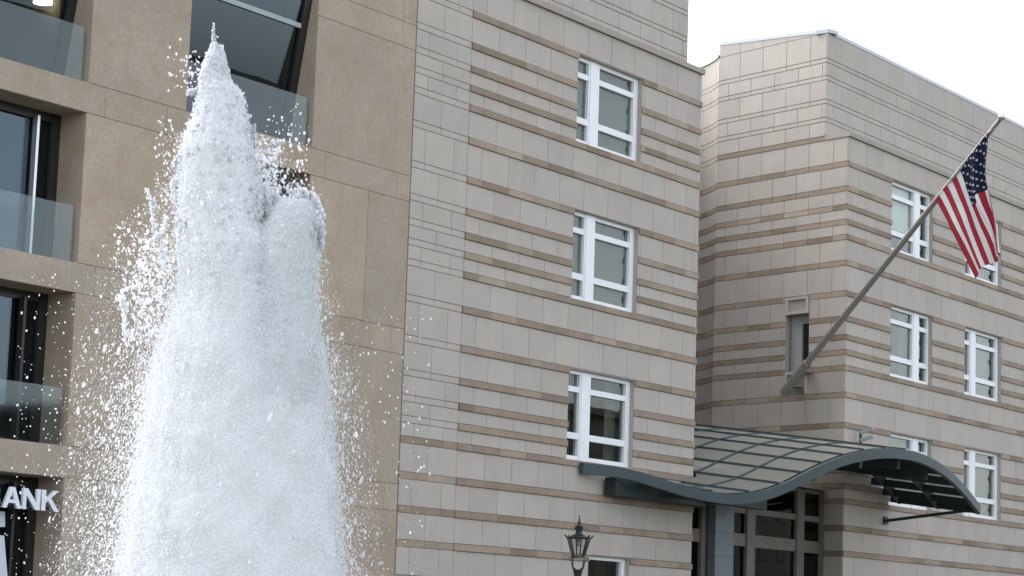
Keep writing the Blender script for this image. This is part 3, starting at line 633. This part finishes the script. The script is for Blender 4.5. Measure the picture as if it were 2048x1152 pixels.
MB().lathe([(r0 + .02, -.03), (r0 + .02, .0), (r0 - .02, .005)], (LX, LY, zb), 6, PH).obj('lantern_base', M_LAMP, lp)
for k in range(6):
    a = PH + k * math.pi / 3; d = Vector((math.cos(a), math.sin(a), 0)); c = Vector((LX, LY, 0))
    MB().bar(c + d * r0 + Vector((0, 0, zb)), c + d * r1 + Vector((0, 0, zt)), .022).obj('rib', M_LAMP, lp)
    MB().bar(c + d * (r1 + .0) + Vector((0, 0, zt)), c + d * (r1 + .06) + Vector((0, 0, zt + .07)), .018, .03).obj('roof_tip', M_LAMP, lp)
    a2 = a + math.pi / 3; d2 = Vector((math.cos(a2), math.sin(a2), 0)); dm = (d + d2) / 2
    MB().bar(c + dm * r0 + Vector((0, 0, zb)), c + dm * r1 + Vector((0, 0, zt)), .009).obj('glazing_bar', M_LAMP, lp)
    v = [c + d * (r0 - .004) + Vector((0, 0, zb)), c + d2 * (r0 - .004) + Vector((0, 0, zb)), c + d2 * (r1 - .004) + Vector((0, 0, zt)), c + d * (r1 - .004) + Vector((0, 0, zt))]
    new_obj('pane', v, [(0, 1, 2, 3)], glass('lantern_glass', (.86, .87, .85), .03) if 'lantern_glass' not in bpy.data.materials else bpy.data.materials['lantern_glass'], lp)
MB().lathe([(r1 + .015, 0), (r1 + .025, .025), (r1 - .005, .03), (.10, lz(3.455) - zt), (.085, lz(3.46) - zt)], (LX, LY, zt), 6, PH).obj('lantern_roof', M_LAMP, lp)
z_ = lambda z: lz(z)
MB().lathe([(.085, z_(3.455)), (.06, z_(3.50)), (.07, z_(3.55)), (.115, z_(3.56)), (.115, z_(3.572)), (.06, z_(3.585)), (.09, z_(3.60)), (.085, z_(3.61)), (.025, z_(3.625)), (.02, z_(3.645)), (.045, z_(3.66)), (.045, z_(3.675)), (.018, z_(3.70)), (.02, z_(3.73)), (.008, z_(3.76)), (.013, z_(3.805)), (.003, z_(3.815))], (LX, LY, 0), 14).obj('finial', M_LAMP, lp)
MB().lathe([(.03, 0), (.05, .05), (.05, .12), (.02, .14)], (LX, LY, zt - .15), 10).obj('lamp_bulb', mat('lamp_cover', (.30, .29, .27), .5), lp)

# ------------------------------------------------------------------ fountain
FC = Vector((9.835, 8.752, 0)); E1 = Vector((.6648, -.7471, 0)); E2 = Vector((.7471, .6648, 0))
FT = empty('fountain', 'tall white foaming fountain jet with flying spray', 'fountain')
C_ = np.array([(4.951,-0.280,-0.263),(4.893,-0.274,-0.217),(4.833,-0.291,-0.208),(4.743,-0.323,-0.181),(4.654,-0.338,-0.157),(4.596,-0.341,-0.089),(4.478,-0.357,-0.055),(4.360,-0.388,-0.035),(4.242,-0.418,0.005),(4.097,-0.424,0.034),(3.953,-0.425,0.064),(3.880,-.415,.095),(3.80,-0.406,0.15),(3.70,-.39,.225),(3.60,-0.387,0.29),(3.47,-0.384,0.345),(3.36,-0.405,0.385),(3.238,-0.453,0.397),(3.095,-0.487,0.437),(2.924,-0.519,0.470),(2.671,-0.547,0.501),(2.391,-0.578,0.536),(2.113,-0.611,0.571),(1.831,-0.636,0.603),(1.427,-0.667,0.662),(.6,-.70,.70)])[::-1]
LB = np.array([(3.985,.19,.30),(3.95,.13,.345),(3.90,.085,.365),(3.81,.04,.383),(3.694,.0,.382),(3.5,-.05,.382),(3.29,-.10,.398),(3.05,-.15,.43),(2.8,-.2,.40)])[::-1]
LB2 = np.array([(4.045,0.095,0.106),(4.010,0.080,0.119),(3.966,0.070,0.189),(3.893,0.060,0.201),(3.806,0.050,0.205),(3.633,0.044,0.227)])[::-1]
HA = np.array([(4.385,-0.459,0.020),(4.239,-0.466,0.183),(4.065,-0.484,0.291),(3.942,-0.618,0.353),(3.852,-0.696,0.408),(3.734,-0.759,0.433),(3.591,-0.779,0.468),(3.447,-0.798,0.516),(3.304,-0.831,0.557),(3.076,-0.881,0.632),(2.794,-0.925,0.709),(2.515,-0.941,0.754),(2.237,-0.968,0.789),(1.818,-1.016,0.840),(1.414,-1.059,0.898),(.6,-1.15,1.0)])[::-1]
def LR(T, z): return np.interp(z, T[:, 0], T[:, 1]), np.interp(z, T[:, 0], T[:, 2])
def water(name, white=.9, tl=.30, gl=.10, tr=0):
    m = bpy.data.materials.new(name); m.use_nodes = True; n = m.node_tree; n.nodes.clear(); L = n.links.new
    o = n.nodes.new('ShaderNodeOutputMaterial'); d = n.nodes.new('ShaderNodeBsdfDiffuse'); t = n.nodes.new('ShaderNodeBsdfTranslucent'); g_ = n.nodes.new('ShaderNodeBsdfGlossy')
    d.inputs[0].default_value = (white * .965, white * .98, white, 1); t.inputs[0].default_value = (white * .965, white * .98, white, 1); g_.inputs['Roughness'].default_value = .15
    a = n.nodes.new('ShaderNodeMixShader'); a.inputs[0].default_value = tl; b = n.nodes.new('ShaderNodeMixShader'); b.inputs[0].default_value = gl
    L(d.outputs[0], a.inputs[1]); L(t.outputs[0], a.inputs[2]); L(a.outputs[0], b.inputs[1]); L(g_.outputs[0], b.inputs[2]); last = b.outputs[0]
    if tr:
        c = n.nodes.new('ShaderNodeMixShader'); c.inputs[0].default_value = tr; tp = n.nodes.new('ShaderNodeBsdfTransparent'); L(last, c.inputs[1]); L(tp.outputs[0], c.inputs[2]); last = c.outputs[0]
    L(last, o.inputs[0]); return m
M_WATER = water('foaming_water', .88, .68, .05, .46)
M_FOAM = water('dense_foam', .84, .45, .0)
_n = M_FOAM.node_tree; _tc = _n.nodes.new('ShaderNodeNewGeometry'); _mp = _n.nodes.new('ShaderNodeMapping'); _mp.inputs['Scale'].default_value = (40, 40, 14)
_nz = _n.nodes.new('ShaderNodeTexNoise'); _nz.inputs['Scale'].default_value = 1; _nz.inputs['Detail'].default_value = 5; _bp = _n.nodes.new('ShaderNodeBump'); _bp.inputs['Strength'].default_value = .16; _bp.inputs['Distance'].default_value = .02
_n.links.new(_tc.outputs['Position'], _mp.inputs[0]); _n.links.new(_mp.outputs[0], _nz.inputs['Vector']); _n.links.new(_nz.outputs[0], _bp.inputs['Height'])
for _x in _n.nodes:
    if _x.type in ('BSDF_DIFFUSE', 'BSDF_TRANSLUCENT'): _n.links.new(_bp.outputs[0], _x.inputs['Normal'])
def pnoise(x, y, z, seed=0):
    r = np.random.default_rng(seed); out = 0
    for k in range(6):
        f = r.normal(0, 1, 3) * (1.0 + k * .9); p = r.uniform(0, 6.28); out = out + np.sin(f[0] * x + f[1] * y + f[2] * z + p) / (1 + .5 * k)
    return out / 2.6
def column(name, T, z0, z1, nz, na, k, seed, dz=0.0):
    zs = np.linspace(z0, z1, nz); A = np.linspace(0, 2 * np.pi, na, endpoint=False)
    l, r = LR(T, zs); c = (l + r) / 2; w = (r - l) / 2
    Z, AA = np.meshgrid(zs, A, indexing='ij')
    rr = w[:, None] * k * (1 + .055 * pnoise(np.cos(AA) * 5, np.sin(AA) * 5, Z * 3.5, seed) + .03 * pnoise(np.cos(AA) * 16, np.sin(AA) * 16, Z * 9, seed + 1))
    a = c[:, None] + rr * np.cos(AA); b = rr * np.sin(AA) + dz
    v = [tuple(FC + E1 * a[i, j] + E2 * b[i, j] + Vector((0, 0, Z[i, j]))) for i in range(nz) for j in range(na)]
    f = [(i * na + j, i * na + (j + 1) % na, (i + 1) * na + (j + 1) % na, (i + 1) * na + j) for i in range(nz - 1) for j in range(na)]
    f.append(tuple(range((nz - 1) * na, nz * na)))
    return new_obj(name, v, f, M_FOAM, FT, True)
column('water_column', C_, .6, 4.84, 240, 110, .93, 3)
column('water_lobe', LB, 2.8, 3.965, 80, 48, .95, 5, -.13)
# droplets: positions, sizes, tilt
PT, SZ, RO = [], [], []
def drops(a, b, z, size, elong, tilt):
    n = len(a); p = np.outer(a, np.array(E1)) + np.outer(b, np.array(E2)); p[:, 2] += z; p += np.array(FC)
    PT.append(p); s = np.stack([size, size, size * elong], 1); SZ.append(s)
    az = math.atan2(E1.y, E1.x); RO.append(np.stack([RNG.normal(0, .25, n), tilt + RNG.normal(0, .22, n), np.full(n, az)], 1))
def shell(T, n, z0, z1, r0, r1, smin, smax, pw=1.0, zb=1.0, dz=0):
    z = z0 + (z1 - z0) * RNG.random(n) ** zb; th = RNG.uniform(0, 2 * np.pi, n); l, r = LR(T, z); c = (l + r) / 2; w = (r - l) / 2
    q = np.sqrt(RNG.uniform(r0 ** 2, r1 ** 2, n)); a = c + w * q * np.cos(th); b = w * q * np.sin(th) + dz
    s = smin + (smax - smin) * RNG.random(n) ** pw; drops(a, b, z, s, RNG.uniform(1.2, 2.6, n), .10 * np.cos(th))
shell(C_, 8000, 3.3, 4.87, .93, 1.08, .0013, .0045, 2.0)
shell(C_, 1600, 3.4, 4.80, .86, .96, .006, .013, 2.0)
shell(C_, 90000, 1.6, 3.7, .91, 1.06, .0011, .0030, 1.7)
shell(LB, 5000, 3.0, 3.97, .94, 1.08, .0014, .0050, 1.9, dz=-.13); shell(LB2, 1500, 3.85, 4.03, .5, 1.05, .002, .007, 1.8, dz=-.08)
# spray between the jet and the outer edge of the halo, thinning outwards
def halo(n, smin, smax, pw, dec, side_split=.62, zlo=1.55, zhi=4.35, zpow=1.35):
    z = zlo + (zhi - zlo) * RNG.random(n) ** zpow; cl_, cr = LR(C_, z); hl, hr = LR(HA, z)
    lob = (z > 3.3) & (z < 3.98); cr = np.where(lob, np.maximum(cr, LR(LB, z)[1]), cr)
    left = RNG.random(n) < side_split; t = RNG.exponential(dec, n); t = np.where(t > 1.25, RNG.random(n) * 1.25, t)
    mid = (cl_ + cr) / 2; rad = np.where(left, (mid - cl_) * .93 + t * (cl_ - hl), (cr - mid) * .93 + t * (hr - cr))
    ph = RNG.normal(0, .62, n); sg = np.where(left, -1, 1)
    a = mid + sg * rad * np.cos(ph); b = rad * np.sin(ph)
    s = smin + (smax - smin) * RNG.random(n) ** pw
    drops(a, b, z, s, np.where(z > 3.2, RNG.uniform(1, 1.7, n), RNG.uniform(1.4, 3.4, n)), np.where(left, .42, -.22) * np.clip((3.6 - z) / 1.6, 0, 1))
halo(36000, .0009, .0028, 1.7, .34)
halo(36000, .0006, .0014, 1.2, .75)
halo(9000, .0018, .0052, 2.4, .42)
halo(800, .004, .0105, 3.0, .45, .6, 1.6, 4.3, 1.0)
# torn lumps on the upper left and right shoulder
def cloud(n, a0, a1, z0, z1, smin, smax, pw):
    drops(RNG.uniform(a0, a1, n), RNG.normal(0, .16, n), RNG.uniform(z0, z1, n), smin + (smax - smin) * RNG.random(n) ** pw, RNG.uniform(.9, 1.7, n), np.zeros(n))
cloud(420, -.76, -.46, 3.30, 3.80, .0015, .010, 2.4); cloud(26, -.70, -.44, 3.2, 3.74, .006, .013, 1.5)
cloud(1100, -.62, -.42, 3.15, 3.70, .0015, .0075, 2.2)
cloud(330, .02, .30, 4.02, 4.34, .0015, .010, 2.8); cloud(320, .0, .13, 4.0, 4.28, .002, .009, 1.8); cloud(40, -.52, -.36, 4.60, 4.82, .003, .008, 1.5); cloud(28, .06, .26, 4.33, 4.56, .003, .007, 1.5)
cloud(260, .05, .40, 3.86, 4.06, .0015, .009, 2.0); cloud(90, -.56, -.44, 4.0, 4.4, .002, .008, 1.8); cloud(60, -.42, -.30, 4.64, 4.78, .003, .007, 1.2)
cloud(260, -1.25, -.80, 1.7, 3.5, .002, .006, 2.0); cloud(200, .55, 1.05, 1.7, 3.4, .002, .006, 2.0)
def strand(pts, r0, r1, dens=420, jit=.35, db=0.0):
    P = np.array(pts); d = np.r_[0, np.cumsum(np.hypot(*np.diff(P, axis=0).T))]; n = int(d[-1] * dens) + 6; t = RNG.random(n) * d[-1]
    a = np.interp(t, d, P[:, 0]); z = np.interp(t, d, P[:, 1]); s = r0 + (r1 - r0) * (t / d[-1])
    drops(a + RNG.normal(0, 1, n) * s * jit, db + RNG.normal(0, 1, n) * s * jit, z, s * RNG.uniform(.6, 1.15, n), RNG.uniform(1.2, 2.4, n), np.zeros(n))
for _ in range(90):
    z = RNG.uniform(3.4, 4.6); th = RNG.uniform(0, 2 * np.pi); l, r = LR(C_, z); c = (l + r) / 2; w = (r - l) / 2; k = RNG.uniform(-.03, .05); o_ = RNG.uniform(.0, .03)
    strand([(c + w * .94 * np.cos(th), z), (c + (w * .97 + o_) * np.cos(th), z + k * .6), (c + (w * .97 + o_ * 1.5) * np.cos(th), z + k)], .006, .004, 350, 1.1, w * .95 * np.sin(th))
strand([(-0.27, 4.99), (-0.271, 4.952), (-0.27, 4.90), (-.262, 4.87), (-0.245, 4.80)], .0045, .012, 900)
strand([(-.27, 4.915), (-0.245, 4.912)], .005, .004, 700)
strand([(-0.602, 4.009), (-0.586, 3.981), (-0.556, 3.946), (-0.559, 3.888), (-0.553, 3.831), (-0.54, 3.76)], .0045, .006, 480, 1.2)
strand([(-.575, 3.96), (-.553, 3.92), (-.556, 3.88)], .006, .006, 500, 1.3)
strand([(-0.485, 3.869), (-0.484, 3.806), (-0.503, 3.748), (-0.492, 3.691), (-0.479, 3.606), (-0.486, 3.577)], .005, .007, 480, 1.5)
strand([(-0.503, 3.76), (-.54, 3.72), (-.58, 3.70)], .007, .006, 420, 1.6)
strand([(-0.694, 3.424), (-0.697, 3.367), (-0.676, 3.255), (-0.666, 3.114)], .007, .005, 420, 1.4)
strand([(-.694, 3.424), (-.62, 3.45), (-.58, 3.48)], .006, .006, 300, 2.0)
strand([(0.09, 4.321), (0.119, 4.305), (0.156, 4.322)], .011, .007, 800); strand([(.105, 4.31), (.10, 4.28)], .008, .004, 700)
strand([(-0.021, 4.387), (-0.008, 4.411), (-0.013, 4.338), (0.005, 4.266)], .005, .008, 800)
strand([(-0.391, 4.581), (-0.374, 4.576), (-0.35, 4.595)], .011, .009, 900)
strand([(-.43, 4.16), (-.455, 4.145), (-.42, 4.20)], .012, .014, 900)
strand([(-.445, 3.98), (-.44, 4.03), (-.425, 4.08)], .012, .014, 900)
_pa = (.03, .08, .11, .14, .18, .20, .22, .26, .31, .35, .38, .395); _pz = (3.95, 4.03, 3.99, 3.93, 3.985, 3.91, 3.97, 4.035, 4.02, 3.96, 3.86, 3.76)
for _ in range(44):
    a_ = RNG.uniform(.03, .395); zt_ = float(np.interp(a_, _pa, _pz)) - abs(RNG.normal(0, .018)); b_ = -.13 + RNG.normal(0, .05)
    strand([(a_ - RNG.uniform(-.01, .03), zt_ - RNG.uniform(.07, .16)), (a_, zt_ - .04), (a_ + RNG.normal(0, .006), zt_)], .013, .005, 330, 1.0, b_)
strand([(.20, 3.96), (.26, 4.03), (.33, 4.00), (.375, 3.90), (.392, 3.80), (.385, 3.70)], .008, .009, 600, 1.3, -.13)
strand([(.075, 3.98), (.10, 4.05), (.115, 3.99), (.15, 3.95), (.185, 3.985), (.20, 3.93)], .010, .012, 900, .4, .03)
PT = np.concatenate(PT).astype(np.float32); SZ = np.concatenate(SZ).astype(np.float32); RO = np.concatenate(RO).astype(np.float32)
me = bpy.data.meshes.new('spray'); me.vertices.add(len(PT)); me.vertices.foreach_set('co', PT.ravel())
for nm, arr in (('siz', SZ), ('rot', RO)): a = me.attributes.new(nm, 'FLOAT_VECTOR', 'POINT'); a.data.foreach_set('vector', arr.ravel())
me.materials.append(M_WATER)
sp = bpy.data.objects.new('spray', me); COL.objects.link(sp); sp.parent = FT; sp['kind'] = 'stuff'
ng = bpy.data.node_groups.new('droplets', 'GeometryNodeTree')
ng.interface.new_socket('Geometry', in_out='INPUT', socket_type='NodeSocketGeometry'); ng.interface.new_socket('Geometry', in_out='OUTPUT', socket_type='NodeSocketGeometry')
gi = ng.nodes.new('NodeGroupInput'); go = ng.nodes.new('NodeGroupOutput'); ic = ng.nodes.new('GeometryNodeMeshIcoSphere'); ic.inputs['Radius'].default_value = 1; ic.inputs['Subdivisions'].default_value = 2
ss = ng.nodes.new('GeometryNodeSetShadeSmooth'); sm = ng.nodes.new('GeometryNodeSetMaterial'); sm.inputs['Material'].default_value = M_WATER; ip = ng.nodes.new('GeometryNodeInstanceOnPoints')
n1 = ng.nodes.new('GeometryNodeInputNamedAttribute'); n1.data_type = 'FLOAT_VECTOR'; n1.inputs['Name'].default_value = 'siz'
n2 = ng.nodes.new('GeometryNodeInputNamedAttribute'); n2.data_type = 'FLOAT_VECTOR'; n2.inputs['Name'].default_value = 'rot'
er = ng.nodes.new('FunctionNodeEulerToRotation'); L = ng.links.new
L(ic.outputs[0], ss.inputs[0]); L(ss.outputs[0], sm.inputs[0]); L(sm.outputs[0], ip.inputs['Instance']); L(gi.outputs[0], ip.inputs['Points'])
L(n1.outputs['Attribute'], ip.inputs['Scale']); L(n2.outputs['Attribute'], er.inputs[0]); L(er.outputs[0], ip.inputs['Rotation']); L(ip.outputs[0], go.inputs[0])
sp.modifiers.new('droplets', 'NODES').node_group = ng
# round stone basin round the jet (below the frame)
MB().lathe([(3.2, 0), (3.2, .48), (3.15, .52), (2.75, .52), (2.75, .30), (.01, .30)], (FC.x, FC.y, 0), 64).obj('basin', M_REVEAL, FT)
MB().lathe([(2.74, 0), (2.74, .02), (.01, .02)], (FC.x, FC.y, .40), 64).obj('basin_water', mat('basin_water', (.03, .05, .05), .08), FT)
